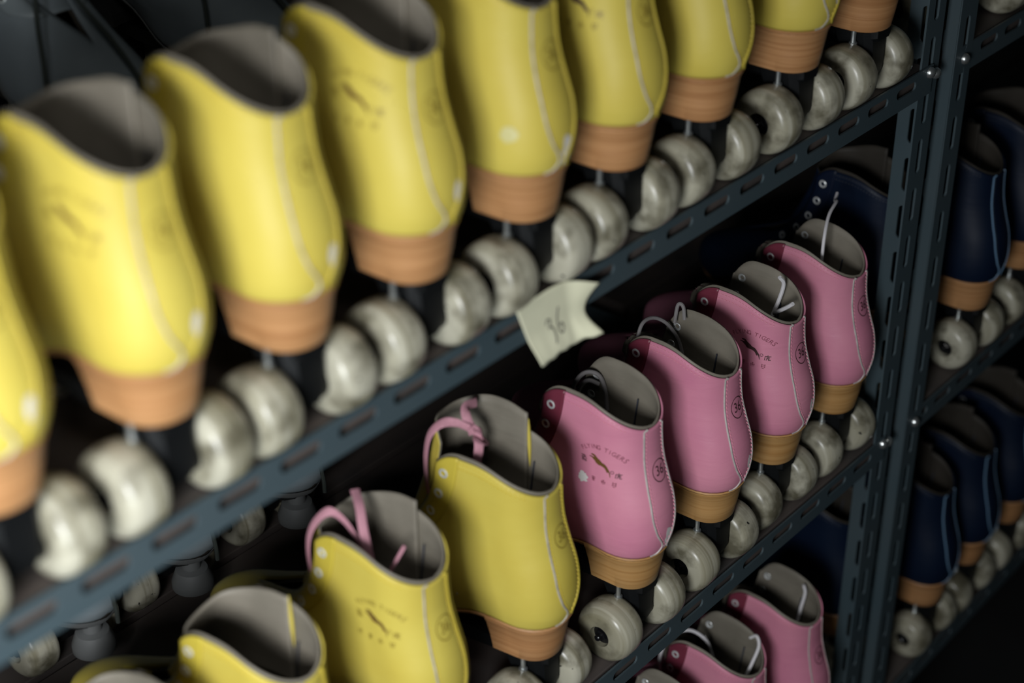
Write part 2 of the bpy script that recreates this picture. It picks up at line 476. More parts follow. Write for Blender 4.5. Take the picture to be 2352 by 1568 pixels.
# ------------------------------------------------------------------ everything that lies on the boot surface
def build_family(kn):
    global BVH, KN
    KN = kn
    bm = boot_grid(0, .988, 34, 34); orient(bm)
    BVH = BVHTree.FromBMesh(bm)
    BOOT = solidify(raw_mesh('boot', bm), .0013, -1)
    bm = boot_grid(.03, 1.002, 28, 30, off=.0030, bottom=True); orient(bm, True)
    LINING = solidify(raw_mesh('lining', bm), .0013, 1)

    # --- piping down both edges of the back strip
    PX = spline([(.0120, .2238), (.0120, .21), (.0132, .187), (.0150, .16), (.0150, .143), (.0115, .128), (.0050, .1165), (.0035, .111), (.0075, .1055), (.013, .1045)], 6)
    def piping_mesh(side):
        bm = bmesh.new(); tube(bm, [hit_back(side * x, z, .0001)[0] for x, z in PX], .00092, 8); return mesh_from_bm('seam_piping', bm)
    PIPE_L, PIPE_R = piping_mesh(-1), piping_mesh(1)

    # --- stitching
    def dashes(bm, path, dash=.0021, gap=.0012, w=.00032):
        """path: list of (point, normal)"""
        acc = 0; on = True; cur = [path[0]]
        P = []
        for (p, n), (q, m) in zip(path, path[1:]):
            d = (q - p).length; k = max(1, int(d / .0004))
            for i in range(k):
                t = i / k; P.append((p.lerp(q, t), n.lerp(m, t).normalized(), d / k))
        seg = []; lim = dash
        for p, n, d in P:
            acc += d
            if on: seg.append((p, n))
            if acc >= lim:
                if on and len(seg) > 1:
                    a, na = seg[0]; b, nb = seg[-1]
                    t = (b - a).normalized(); s = t.cross(na).normalized() * w
                    top = [a + s, b + s, b - s, a - s]
                    vt = [bm.verts.new(q + na * .00025) for q in top]; vb = [bm.verts.new(q - na * .0005) for q in top]
                    bm.faces.new(vt)
                    for i in range(4): bm.faces.new((vt[i], vb[i], vb[(i + 1) % 4], vt[(i + 1) % 4]))
                on = not on; acc = 0; seg = []; lim = dash if on else gap
    bm = bmesh.new()
    for dv in (.975, .955):
        for sgn in (-1, 1):
            dashes(bm, [surf(dv, sgn * c) for c in np.linspace(.12, .93, 60)])
    for sgn in (-1, 1):
        dashes(bm, [surf(v, sgn * c_front(v, .0225)) for v in np.linspace(.56, .99, 40)])
        dashes(bm, [surf(v, sgn * c_front(v, .0022)) for v in np.linspace(.60, .93, 30)])
        dashes(bm, [hit_back(sgn * (x - .0022), z) for x, z in PX[:46]])
    STITCH = mesh_from_bm('stitching', bm, False)

    # --- eyelet stays: a raised facing along both flap fronts
    def stay_mesh(sgn):
        bm = bmesh.new(); rows = []
        for v in np.linspace(.54, .995, 26):
            c0 = c_front(v, .0235); rows.append([bm.verts.new(surf(v, sgn * (c0 + (.997 - c0) * j / 8), .0003)[0]) for j in range(9)])
        for a, b in zip(rows, rows[1:]):
            for i in range(8): bm.faces.new((a[i], a[i + 1], b[i + 1], b[i]))
        orient(bm)
        return solidify(raw_mesh('eyelet_stay', bm), .0006, 1)
    STAY_L, STAY_R = stay_mesh(-1), stay_mesh(1)

    bm = bmesh.new()
    lo_, R0 = 16, .0032
    prof = [(.0000, .0042), (.0009, .0041), (.0013, .0034), (.0009, .0023), (-.0046, .0021), (-.0054, .0036), (-.0050, .0040)]
    rings = [[(r * math.cos(2 * math.pi * k / 18), r * math.sin(2 * math.pi * k / 18), z) for k in range(18)] for z, r in prof]
    loft(bm, rings, caps=False)
    EYELET = mesh_from_bm('eyelet', bm)
    bm = bmesh.new(); lathe_z(bm, [(-.0012, .0022), (-.0010, .0022)], 14); EYEHOLE = mesh_from_bm('eyelet_hole', bm)
    EYE_V = (.930, .840, .755, .675, .60)
    EYES = [(surf(v, sgn * c_front(v, .0115), .0006)) for sgn in (-1, 1) for v in EYE_V]

    # --- tongue
    def tongue_mesh(path):
        TL = spline(path, 6); bm = bmesh.new(); rows = []
        for i, (y, z) in enumerate(TL):
            t = i / (len(TL) - 1)
            hw = .017 + .0115 * sst(0, .5, t)
            if t > .72: hw *= math.sqrt(max(0.02, 1 - ((t - .72) / .285) ** 2))
            rows.append([bm.verts.new((u * hw, y - .005 - .013 * u * u * (hw / .0275) ** 2, z - .004 * u * u)) for u in np.linspace(-1, 1, 17)])
        for a, b in zip(rows, rows[1:]):
            for i in range(16): bm.faces.new((a[i], a[i + 1], b[i + 1], b[i]))
        bmesh.ops.recalc_face_normals(bm, faces=bm.faces); bm.normal_update()
        if sum(f.normal.y for f in bm.faces) < 0: bmesh.ops.reverse_faces(bm, faces=bm.faces)
        me = raw_mesh('tongue', bm); me.materials.append(None); me.materials.append(None)
        return solidify(me, .0022, -1, mats=1, rim=1)
    zt = (KN[-1, 4] - .247) * 1.6
    def liner_tongue(path):
        TP = spline(path, 6)
        bm = bmesh.new(); rows = []
        for w_ in np.linspace(0, 1, 14):
            row = []
            for k_, (x, y, z) in enumerate(TP):
                u_ = k_ / (len(TP) - 1); fr = 1 - sst(.55, .85, u_)
                row.append(bm.verts.new((x * (1 - .35 * fr * (1 - w_)), y + .030 * fr * (1 - w_) ** 1.3, .166 + (z + zt - .166) * w_ - .0015 * (1 - fr))))
            rows.append(row)
        for a, b in zip(rows, rows[1:]):
            for i in range(len(a) - 1): bm.faces.new((a[i], a[i + 1], b[i + 1], b[i]))
        bmesh.ops.recalc_face_normals(bm, faces=bm.faces); bm.normal_update()
        if sum(f.normal.dot(f.calc_center_median() - Vector((0, .06, .2))) for f in bm.faces) < 0: bmesh.ops.reverse_faces(bm, faces=bm.faces)
        me = raw_mesh('tongue', bm); me.materials.append(None); me.materials.append(None)
        return solidify(me, .0016, -1, mats=1, rim=1)
    TONGUE = liner_tongue([(-.0290, .0880, .250), (-.0200, .0985, .2640), (.0, .1030, .2630), (.0170, .0985, .2640), (.0270, .0820, .2680), (.0284, .0630, .2690), (.0282, .0450, .2640)])
    TONGUE_SLANT = liner_tongue([(-.0270, .0900, .234), (-.0190, .0985, .2370), (.0, .1020, .2390), (.0170, .0975, .2440), (.0270, .0820, .2490), (.0284, .0630, .2560), (.0282, .0450, .2575)])
    TONGUE_LOW = tongue_mesh([(.160, .143), (.138, .160), (.124, .178), (.118, .195), (.116, .206), (.116, .212)])

    LY, LZ = .0315, .1900        # centre of the side print (y, z)
    side_place = lambda x, y: hit_left(LY - x, LZ + y, .00035)
    def side_text():
        dst = bmesh.new(); word = 'FLYING TIGERS'; R = .030; a0, a1 = math.radians(36), math.radians(-42)
        for i, ch in enumerate(word):
            if ch == ' ': continue
            a = a0 + (a1 - a0) * i / (len(word) - 1)
            b = text_mesh(ch, .0056)
            bmesh.ops.transform(b, matrix=Matrix.Rotation(a, 4, 'Z'), verts=b.verts)
            ox, oy = -R * math.sin(a), R * math.cos(a) - .0150
            transfer(b, dst, lambda x, y: side_place(x + ox, y + oy))
        me = bpy.data.meshes.new('lettering'); dst.to_mesh(me); dst.free(); return me
    LETTERS = side_text()
    TIGER_PTS = [(-.0125, .0032), (-.0102, .0044), (-.0078, .0046), (-.0062, .0038), (-.0045, .0034), (-.0020, .0030), (.0010, .0020), (.0040, .0022), (.0065, .0012), (.0082, -.0002), (.0100, -.0014),
                 (.0118, -.0034), (.0128, -.0052), (.0136, -.0072), (.0128, -.0068), (.0117, -.0050), (.0104, -.0036), (.0090, -.0030), (.0098, -.0042), (.0085, -.0042), (.0072, -.0028), (.0050, -.0016), (.0020, -.0014), (-.0010, -.0024), (-.0040, -.0024),
                 (-.0062, -.0012), (-.0085, -.0006), (-.0110, .0000), (-.0124, -.0008), (-.0132, -.0002), (-.0112, .0010), (-.0090, .0014), (-.0078, .0022), (-.0098, .0026), (-.0118, .0022)]
    def side_tiger():
        dst = bmesh.new(); ca, sa = math.cos(-.33), math.sin(-.33); src = flat_poly([(.9 * (x * ca - y * sa), .9 * (x * sa + y * ca)) for x, y in TIGER_PTS]); transfer(src, dst, lambda x, y: side_place(x + .0005, y + .0005))
        me = bpy.data.meshes.new('tiger_emblem'); dst.to_mesh(me); dst.free(); return me
    TIGER = side_tiger()
    def strokes(dst, segs, cx, cy, s, w):
        for x0, y0, x1, y1 in segs:
            a = Vector((x0, y0)); b = Vector((x1, y1)); t = (b - a).normalized() * w / s; n = Vector((-t.y, t.x))
            src = flat_poly([(cx + s * p.x, cy + s * p.y) for p in (a + n, b + n, b - n, a - n)])
            transfer(src, dst, side_place, .003)
    FEI = [(-.5, .5, .2, .5), (.2, .5, .3, .1), (.3, .1, .5, .0), (.1, .3, .3, .2), (-.5, .1, .0, .1), (-.25, .45, -.25, -.5), (0, .45, 0, -.5), (-.45, -.2, .2, -.2), (.25, -.1, .5, -.4), (.2, -.2, .3, -.5)]
    HU = [(-.4, .25, .5, .25), (0, .5, 0, .2), (-.4, .25, -.45, -.5), (-.2, .05, .3, .05), (.05, .15, .05, -.1), (-.2, -.15, .35, -.15), (-.1, -.2, -.2, -.5), (.15, -.2, .15, -.45), (.15, -.45, .5, -.42)]
    BLK = [[(-.4, .4, -.4, -.4), (-.1, .4, .4, .4), (.15, .4, .15, -.45), (-.1, 0, .4, 0), (-.5, 0, -.2, 0)], [(-.4, .4, .4, .4), (-.4, .1, .4, .1), (0, .5, 0, -.4), (-.3, -.4, .3, -.4), (-.3, -.1, .3, -.1)],
           [(0, .5, 0, -.5), (-.4, .2, -.3, -.4), (.4, .2, .3, -.4), (-.35, 0, .35, 0), (-.2, .35, .25, .35)], [(-.4, .3, .4, .3), (-.3, .5, -.3, -.3), (.3, .5, .3, -.3), (-.4, -.1, .4, -.1), (-.2, -.45, .2, -.45)]]
    dst = bmesh.new()
    strokes(dst, FEI, -.0160, -.0005, .0056, .00030)
    me = bpy.data.meshes.new('lettering'); dst.to_mesh(me); dst.free(); CHAR0 = me; dst = bmesh.new()
    strokes(dst, HU, .0165, -.0065, .0052, .00030)
    ring = [(.0112 + .0013 * math.cos(a), -.0045 + .0013 * math.sin(a)) for a in np.linspace(0, 2 * math.pi, 13)]
    for p, q in zip(ring, ring[1:]): strokes(dst, [(p[0], p[1], q[0], q[1])], 0, 0, 1, .0002)
    me = bpy.data.meshes.new('lettering'); dst.to_mesh(me); dst.free(); CHARS = me
    dst = bmesh.new()
    for i, g in enumerate(BLK): strokes(dst, g, -.0155 + .0098 * i, -.0165 + .0004 * i, .0044, .00028)
    me = bpy.data.meshes.new('lettering'); dst.to_mesh(me); dst.free(); CHARS2 = me

    def size_mesh():
        dst = bmesh.new(); cz = .1815; cx = .0015
        back_place = lambda x, y: hit_back(cx + x, cz + y, .00035)
        b = text_mesh('36', .0125); bmesh.ops.transform(b, matrix=Matrix.Scale(.82, 4, (1, 0, 0)), verts=b.verts)
        transfer(b, dst, back_place)
        n = 40; src = bmesh.new()
        for k in range(n):
            a, b2 = 2 * math.pi * k / n, 2 * math.pi * (k + 1) / n
            flat_poly([(r * math.cos(t) * .88, r * math.sin(t)) for r, t in ((.0098, a), (.0098, b2), (.0090, b2), (.0090, a))], src)
        transfer(src, dst, back_place)
        me = bpy.data.meshes.new('size_mark'); dst.to_mesh(me); dst.free(); return me
    SIZE = size_mesh()

    def blob(place, cx, cy, rx, ry, jag, n, seed, name):
        rnd = random.Random(seed); src = bmesh.new()
        flat_poly([(cx + rx * math.cos(2 * math.pi * k / n) * (1 + jag * rnd.uniform(-1, 1)), cy + ry * math.sin(2 * math.pi * k / n) * (1 + jag * rnd.uniform(-1, 1))) for k in range(n)], src)
        dst = bmesh.new(); transfer(src, dst, place, .003)
        me = bpy.data.meshes.new(name); dst.to_mesh(me); dst.free(); return me
    bk = lambda x, y: hit_back(x, y, .0003)
    WORN_A = blob(bk, .0045, .1205, .0040, .0095, .25, 22, 3, 'worn_patch')
    WORN_B = blob(bk, .0075, .1270, .0035, .0085, .18, 22, 5, 'worn_patch')
    WORN_C = blob(bk, .0030, .1180, .0048, .0110, .30, 26, 9, 'worn_patch')
    SPLAT = blob(lambda x, y: hit_left(.0480 - x, .1710 + y, .0004), 0, 0, .0050, .0048, .22, 26, 11, 'worn_patch')
    SPOT = blob(lambda x, y: hit_left(.006 - x, .135 + y, .0004), 0, 0, .0060, .0055, .15, 20, 12, 'worn_patch')

    # small studs near the arch
    bm = bmesh.new()
    for y, z in ((.098, .135), (.085, .128), (.087, .120), (.071, .116)):
        p, n = hit_left(y, z, .0)
        q = n.to_track_quat('Z', 'Y')
        rg = [[p + q @ Vector((r * math.cos(2 * math.pi * k / 10), r * math.sin(2 * math.pi * k / 10), h)) for k in range(10)] for h, r in ((-.0004, .0011), (.0003, .0010), (.0006, .0005))]
        loft(bm, rg)
    STUDS = mesh_from_bm('vent_stud', bm)

    # the slit beside the tongue's right edge shows the outer leather; a seam runs on below it
    bm = bmesh.new()
    tube(bm, [(.0272, .0445 - .006 * t, .168 + .052 * t + zt) for t in np.linspace(0, 1, 12)], .0007, 6); LSEAM = mesh_from_bm('lining_seam', bm)
    bm = bmesh.new()
    tube(bm, [(.0272, .0425 + .0015 * t, .214 + .044 * t + zt) for t in np.linspace(0, 1, 14)], [.0003 + .0012 * math.sin(math.pi * i / 13) for i in range(14)], 6); LSLIT = mesh_from_bm('lining_slit', bm)
    return dict(locals())

FAM = {'tall': build_family(KN_TALL), 'low': build_family(KN_LOW)}

# ------------------------------------------------------------------ laces
def ribbon_mesh(paths, hw, th, n=8):
    bm = bmesh.new()
    for pts, nrm, *w_ in paths:
        tube(bm, spline(pts, n), 0, flat=(w_[0] if w_ else hw, th, nrm))
    return mesh_from_bm('lace', bm)
def cord_mesh(paths, r, n=8):
    bm = bmesh.new()
    for pts in paths: tube(bm, spline(pts, n), r, 8)
    return mesh_from_bm('lace', bm)

LACE_KNOT = ribbon_mesh([
    ([(-.0250, .0820, .181), (-.0265, .0930, .182), (-.0285, .0995, .195), (-.0305, .1010, .215), (-.0315, .1000, .238), (-.0305, .0960, .2565), (-.0255, .0880, .2665), (-.0185, .0800, .2660), (-.0140, .0710, .2620)], (-1, .5, .3)),
    ([(-.0145, .0690, .2640), (-.0105, .0660, .2570), (-.0115, .0640, .2460), (-.0150, .0635, .2340), (-.0175, .0630, .2150), (-.018, .062, .195)], (-.75, -.65, .2)),
    ([(-.0165, .0655, .2560), (-.0120, .0610, .2520), (-.0070, .0620, .2480), (-.0050, .0680, .2500), (-.0090, .0720, .2560), (-.0135, .0690, .2590)], (0, -.3, 1)),
    ([(-.0060, .0660, .2500), (-.0080, .0640, .2580), (-.0120, .0680, .2610), (-.0120, .0730, .2570)], (.5, -.8, .3)),
    ([(-.0105, .0700, .2580), (-.0118, .0750, .2690), (-.0050, .0800, .2735), (.0100, .0810, .2690)], (-.6, -.7, .4)),
], .0036, .0007)
LACE_LOOP = ribbon_mesh([
    ([(-.0270, .0790, .178), (-.0275, .0900, .181), (-.0285, .0985, .192), (-.0295, .1010, .210), (-.0300, .0990, .230), (-.0270, .0940, .2450), (-.0205, .0860, .2545), (-.0168, .0750, .2495), (-.0150, .0650, .2370), (-.0140, .0560, .2180), (-.010, .048, .196)], (-1, .3, .3)),
    ([(.0054, .0850, .2600), (-.0041, .0710, .2560), (-.0115, .0610, .2440), (-.0149, .0520, .2230), (-.014, .046, .200)], (-.5, -.7, .5)),
    ([(-.0270, .0800, .160), (-.0290, .0930, .166), (-.0270, .0960, .178)], (-1, .5, .2)),
    ([(-.0110, .0430, .2050), (-.0080, .0360, .2230), (-.0020, .0300, .2400)], (-.4, -.3, .8), .0014),
], .0034, .0006)
LACE_CURL_DARK = cord_mesh([[(-.0020, .0880, .2080), (.0060, .0880, .2260), (.0160, .0850, .2330), (.0240, .0780, .2300), (.0262, .0720, .2180), (.0225, .0660, .2000)],
                            [(.0010, .0840, .2050), (.0085, .0850, .2210), (.0160, .0820, .2265), (.0220, .0750, .2230)],
                            [(-.0270, .0860, .1950), (-.0210, .0960, .2020), (-.0210, .1000, .1930), (-.0230, .0990, .1800)]], .0019)
LACE_ARCH = cord_mesh([[(-.0230, .0900, .2120), (-.0120, .0930, .2330), (.0030, .0920, .2350), (.0150, .0850, .2270), (.0185, .0740, .2130), (.0150, .0640, .1960)],
                       [(.0205, .0800, .2270), (.0215, .0780, .2450), (.0235, .0740, .2440), (.0210, .0700, .2330)]], .0017)
LACE_WHITE_BACK = cord_mesh([[(.0101, .0320, .2440), (.0150, .0300, .2360), (.0168, .0340, .2187), (.0171, .0400, .1990), (.0140, .0400, .1900)],
                             [(.0165, .0380, .2020), (.0075, .0300, .2100), (.0010, .0160, .2230), (-.0005, .0100, .2290)]], .0019)
LACE_WHITE_UP = cord_mesh([[(.0600, .0690, .2560), (.0480, .0640, .2540), (.0360, .0560, .2600), (.0110, .0490, .2570), (-.0085, .0410, .2440), (-.0106, .0400, .2188), (-.010, .040, .190)]], .0016)
LACE_FLAP = cord_mesh([[(-.0220, .0840, .1700), (-.0270, .0960, .1800), (-.0320, .1010, .2000), (-.0320, .1000, .2200), (-.0240, .0950, .2380), (-.0095, .0820, .2430), (.0010, .0680, .2300), (.0010, .0580, .2110)],
                       [(.0300, .0340, .2330), (.0285, .0260, .2400), (.0240, .0200, .2330), (.0130, .0200, .2180), (.0040, .0240, .1960), (.003, .026, .185)]], .0018)
LACE_SIDE = cord_mesh([[(.0195, .0330, .2440), (.0205, .0310, .2340), (.0185, .0330, .2150), (.0175, .0350, .1950)]], .0018)
# criss-cross laces for the dark boots
EYES, EYE_V = FAM['tall']['EYES'], FAM['tall']['EYE_V']
pth = []
for i in range(len(EYE_V)):
    a = EYES[i][0]; b = EYES[i + len(EYE_V)][0]
    mid = (a + b) / 2 + Vector((0, .010, .004))
    pth.append([tuple(a + Vector((.002, -.004, 0))), tuple(a + Vector((0, .001, .0))), tuple(a.lerp(mid, .55) + Vector((0, .003, .001))), tuple(mid), tuple(b.lerp(mid, .55) + Vector((0, .003, .001))), tuple(b + Vector((0, .001, 0))), tuple(b + Vector((-.002, -.004, 0)))])
pth.append([(.030, .090, .215), (.020, .112, .205), (.008, .132, .184), (-.004, .156, .162), (-.006, .180, .146), (-.004, .212, .132), (-.003, .240, .112), (-.002, .249, .090), (-.002, .250, .074)])
pth.append([(-.030, .090, .215), (-.014, .118, .204), (.010, .142, .178), (.030, .168, .150), (.043, .190, .120), (.048, .196, .085)])
LACE_CROSS = cord_mesh(pth, .0019, 6)

# ------------------------------------------------------------------ the skate
COLOURS = {'yellow': ('yellow', 'yellow_stay', 'piping_pale', 'stitch_yellow', 'heel', 'ink_olive', 'ink_brown'),
           'pink': ('pink', 'pink_stay', 'piping_white', 'stitch_pink', 'heel_light', 'ink_maroon', 'ink_brown'),
           'blue': ('blue', 'blue_stay', 'piping_blue', 'stitch_dark', 'heel', 'ink_dark', 'ink_dark'),
           'black': ('black', 'black_stay', 'piping_black', 'stitch_dark', 'heel_black', 'ink_dark', 'ink_dark')}

def make_skate(label, colour, x, y, z, rz=0, group=None, printed=False, worn=None, lace=None, lace_mat=None, studs=False, splat=False, spot=False, tiger=None, slit=False, size=True, fam='tall'):
    F = FAM[fam]
    lea, stay, pip, st, heel, ink, tig = [M[k] for k in COLOURS[colour]]
    t = thing('roller_skate', label, 'roller skate', (x, y, z), rz, group)
    lin = M['lining'] if colour in ('yellow', 'pink') else M['lining_dark']
    boot = obj('boot', F['BOOT'], lea, t)
    obj('lining', F['LINING'], lin, t, label='grey leather lining' if colour in ('yellow', 'pink') else None)
    obj('tongue', F['TONGUE_LOW'] if colour in ('pink', 'black') else F['TONGUE' if studs else 'TONGUE_SLANT'], [lea, lin], t)
    for me in (F['STAY_L'], F['STAY_R']): obj('eyelet_stay', me, stay, t)
    for p, n in F['EYES']:
        e = obj('eyelet', F['EYELET'], M['eyelet'] if colour != 'black' else M['eyelet_dull'], t, tuple(p), tuple(n.to_track_quat('Z', 'Y').to_euler()))
        obj('eyelet_hole', F['EYEHOLE'], M['blacknut'], e)
    for me in (F['PIPE_L'], F['PIPE_R']): obj('seam_piping', me, M['yellow_stay'] if (colour == 'yellow' and me is F['PIPE_R']) else pip, t)
    obj('stitching', F['STITCH'], st, t)
    if size and colour in ('yellow', 'pink'): obj('size_mark', F['SIZE'], ink if colour == 'yellow' else M['ink_dark'], t, label='printed size 36 in a ring')
    if printed:
        obj('lettering', F['LETTERS'], ink, t, label='arched lettering FLYING TIGERS')
        obj('tiger_emblem', F['TIGER'], tiger or tig, t, label='leaping tiger emblem')
        obj('lettering', F['CHAR0'], M['ink_dark'] if colour == 'pink' else ink, t)
        obj('lettering', F['CHARS'], M['ink_dark'] if colour == 'pink' else ink, t)
        obj('lettering', F['CHARS2'], ink, t)
    if worn: obj('worn_patch', F[worn], M['worn'], t, label='white scuffed patch low on the heel counter')
    if splat: obj('worn_patch', F['SPLAT'], M['worn'], t, label='white splash below the print')
    if spot: obj('worn_patch', F['SPOT'], M['pale_spot'], t, label='pale round spot')
    if studs: obj('vent_stud', F['STUDS'], M['piping_pale'], t)
    obj('lining_seam', F['LSEAM'], M['stitch_dark'], t)
    if slit: obj('lining_slit', F['LSLIT'], lea, t, label='slit in the lining showing yellow leather')
    if lace: obj('lace', lace, lace_mat, t)
    obj('sole', SOLE, heel if colour != 'black' else M['rubber'], t)
    obj('heel', HEEL, heel, t)
    obj('plate', PLATE, M['nylon'], t)
    for px in (-.0218, .0218): obj('mounting_bolt', BOLT, M['steel'], t, (px, .0160, -.0034))
    for ty, rot in ((.016, 0), (.166, math.pi)):
        obj('truck', TRUCK, M['nylon'], t, (0, ty, 0), (0, 0, rot))
        for sx in (-1, 1):
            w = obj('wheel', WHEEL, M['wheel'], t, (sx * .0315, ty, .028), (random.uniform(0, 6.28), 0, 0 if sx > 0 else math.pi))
            obj('axle_nut', NUT, M['blacknut'], w)
    obj('toe_stop', TOESTOP, M['rubber'], t, (0, .214, 0))
    return t

ZU, ZL, ZT = .008, -.395, -.798      # tops of the three boards
G1 = 'yellow roller skates on the upper shelf'
up = [(-.016, 'yellow roller skate cut off by the left edge of the photo, upper shelf', dict(worn='WORN_B')),
      (.0945, 'blurred yellow skate with faint tiger print, first complete one from the left, upper shelf', dict(printed=True, worn='WORN_B')),
      (.2055, 'plain-sided yellow skate on the upper shelf, second complete one from the left', dict(worn='WORN_B')),
      (.3145, 'yellow skate with tiger print and two white eyelets showing, third complete one, upper shelf', dict(printed=True, worn='WORN_B')),
      (.4295, 'yellow skate with a pale round spot beside its heel seam, upper shelf', dict(spot=True, worn='WORN_C')),
      (.5365, 'yellow skate with dark tiger print cut off by the top edge, upper shelf', dict(printed=True, tiger=M['ink_dark'])),
      (.6505, 'plain yellow skate with collar out of frame, just right of the dark-printed one, upper shelf', dict()),
      (.7765, 'yellow skate showing only its rounded heel counter at the top edge, upper shelf', dict(worn='WORN_B')),
      (.8945, 'skate showing only tan heel and wheels beside the rack posts at the top edge', dict())]
UP_DX = [.0185, .0165, .0085, .0080, .0050, .0020, .001, .001, .001]
UP_DY = [-.0035, -.0035, -.0035, -.0035, -.0035, -.0030, -.001, -.001, -.001]
for i, (x, lab, kw) in enumerate(up):
    make_skate(lab, 'yellow', x + UP_DX[i], UP_DY[i], ZU, math.radians(random.uniform(-1.0, 1.0)), G1, fam='low', **kw)

low = [(.0865, 'yellow', 'yellow skate at the bottom left corner showing only its grey collar, lower shelf', dict()),
       (.2030, 'yellow', 'yellow skate with open grey collar and no lace, bottom left of the lower shelf', dict(slit=True)),
       (.3240, 'yellow', 'yellow skate with looped pink lace and tiger print on its side, lower shelf', dict(printed=True, lace=LACE_LOOP, lace_mat=M['lace_pink'])),
       (.4625, 'yellow', 'yellow skate with knotted pink lace standing beside the pink skates, lower shelf', dict(lace=LACE_KNOT, lace_mat=M['lace_pink'], studs=True, slit=True)),
       (.5835, 'pink', 'pink skate with arched lettering and white splash beside the knotted yellow skate', dict(printed=True, worn='WORN_C', lace=LACE_CURL_DARK, lace_mat=M['lace_grey'], splat=True)),
       (.7035, 'pink', 'plain-sided pink skate with grey looped lace, second pink one on the lower shelf', dict(worn='WORN_B', lace=LACE_ARCH, lace_mat=M['lace_grey'])),
       (.8165, 'pink', 'pink skate with dark tiger print and white lace end poking out, third pink one', dict(printed=True, tiger=M['ink_dark'], worn='WORN_B', lace=LACE_WHITE_BACK, lace_mat=M['lace_white'])),
       (.9285, 'pink', 'pink skate nearest the rack post, white lace rising from its collar, lower shelf', dict(lace=LACE_WHITE_UP, lace_mat=M['lace_white']))]
LOW_RZ = [0, 5, 0, 6, 0, 0, 0, 0]
YO = [.001, .004, .002, .005, -.001, .001, .007, .008]
for i, ((x, c, lab, kw), yo) in enumerate(zip(low, YO)):
    make_skate(lab, c, x, yo, ZL, math.radians(LOW_RZ[i]), 'yellow and pink skates on the lower shelf', fam='tall' if i in (2, 3, 4) else 'low', **kw)

G3 = 'skates on the bottom shelf'
make_skate('pink skate on the bottom shelf, mostly below the lower edge of the photo', 'pink', .680, .0, ZT, 0, G3)
make_skate('pink skate on the bottom shelf with a white lace looped round its eyelet flap', 'pink', .7945, .001, ZT, .01, G3, lace=LACE_FLAP, lace_mat=M['lace_white'])
make_skate('pink skate on the bottom shelf nearest the post, short white lace inside', 'pink', .8995, -.001, ZT, -.01, G3, lace=LACE_SIDE, lace_mat=M['lace_white'])

G4 = 'dark blue skates in the far bay'
far = [(1.085, .046, ZL, 'dark blue skate directly behind the rack posts on the lower shelf'),
       (1.200, .002, ZL, 'dark blue skate with pale piping just right of the posts, lower shelf'),
       (1.322, .002, ZL, 'dark blue skate at the right edge of the photo, lower shelf of the far bay'),
       (1.082, .055, ZT, 'dark blue skate behind the posts on the bottom shelf'),
       (1.198, .002, ZT, 'dark blue skate just right of the posts, bottom shelf of the far bay'),
       (1.302, .002, ZT, 'second dark blue skate right of the posts, bottom shelf of the far bay'),
       (1.086, .050, ZU, 'skate behind the posts on the upper shelf, only its wheel showing'),
       (1.200, .002, ZU, 'skate beyond the posts on the upper shelf, only a wheel at the top edge'),
       (1.412, .002, ZT, 'dark blue skate furthest right on the bottom shelf')]
for x, y, z, lab in far:
    make_skate(lab, 'blue', x, y, z, math.radians(random.uniform(-2, 2)), G4)

G5 = 'black skates in the back row facing forward'
YB = .545
for x, z, lab in [(.360, ZU, 'black laced skate facing forward behind the yellow ones, top left corner'),
                  (.505, ZU, 'second black laced skate behind the yellow ones, upper shelf at the top edge'),
                  (.255, ZL, 'black skate toe under the upper beam, leftmost in the back row of the lower shelf'),
                  (.370, ZL, 'black skate toe with pale rim under the beam, behind the laced yellow skates'),
                  (.490, ZL, 'black skate toe in deep shade behind the knotted pink lace')]:
    make_skate(lab, 'black', x, YB, z, math.pi + math.radians(random.uniform(-4, 4)), G5, lace=LACE_CROSS, lace_mat=M['lace_dark'], size=False)

# ------------------------------------------------------------------ racks
def slotted(L, x0, phase, half_w=(-.0168, .0108), pitch=.05, sl=.0350, sh=.0090, first=True):
    """flat strip in XZ with a row of long slots; returns bmesh at y=0"""
    bm = bmesh.new()
    k0 = math.floor((x0 - phase) / pitch); k1 = math.ceil((x0 + L - phase) / pitch)
    z0, z1 = half_w; n = 8
    for k in range(k0, k1 + 1):
        cx = phase + k * pitch; xa = cx - pitch / 2; xb = cx + pitch / 2
        if xb < x0 + .001 or xa > x0 + L - .001: continue
        if cx - sl / 2 - .002 < x0 or cx + sl / 2 + .002 > x0 + L:      # no room for a slot at the cut end
            xa = max(xa, x0); xb = min(xb, x0 + L)
            bm.faces.new([bm.verts.new(q) for q in ((xa, 0, z0), (xb, 0, z0), (xb, 0, z1), (xa, 0, z1))]); continue
        xa = max(xa, x0); xb = min(xb, x0 + L)
        sw = sl / 2 - sh / 2; slot = []
        for i in range(n + 1): a = -math.pi / 2 + math.pi * i / n; slot.append((cx + sw + sh / 2 * math.cos(a), sh / 2 * math.sin(a)))
        for i in range(n + 1): a = math.pi / 2 + math.pi * i / n; slot.append((cx - sw + sh / 2 * math.cos(a), sh / 2 * math.sin(a)))
        m = len(slot); outer = []
        for i in range(n + 1): t = i / n; outer.append((xb, z0 + (z1 - z0) * t))
        for i in range(n + 1): t = i / n; outer.append((xa, z1 + (z0 - z1) * t))
        sv = [bm.verts.new((x, 0, z)) for x, z in slot]; ov = [bm.verts.new((x, 0, z)) for x, z in outer]
        for i in range(m):
            j = (i + 1) % m; bm.faces.new((ov[i], ov[j], sv[j], sv[i]))
    bmesh.ops.remove_doubles(bm, verts=bm.verts, dist=1e-5)
    return bm

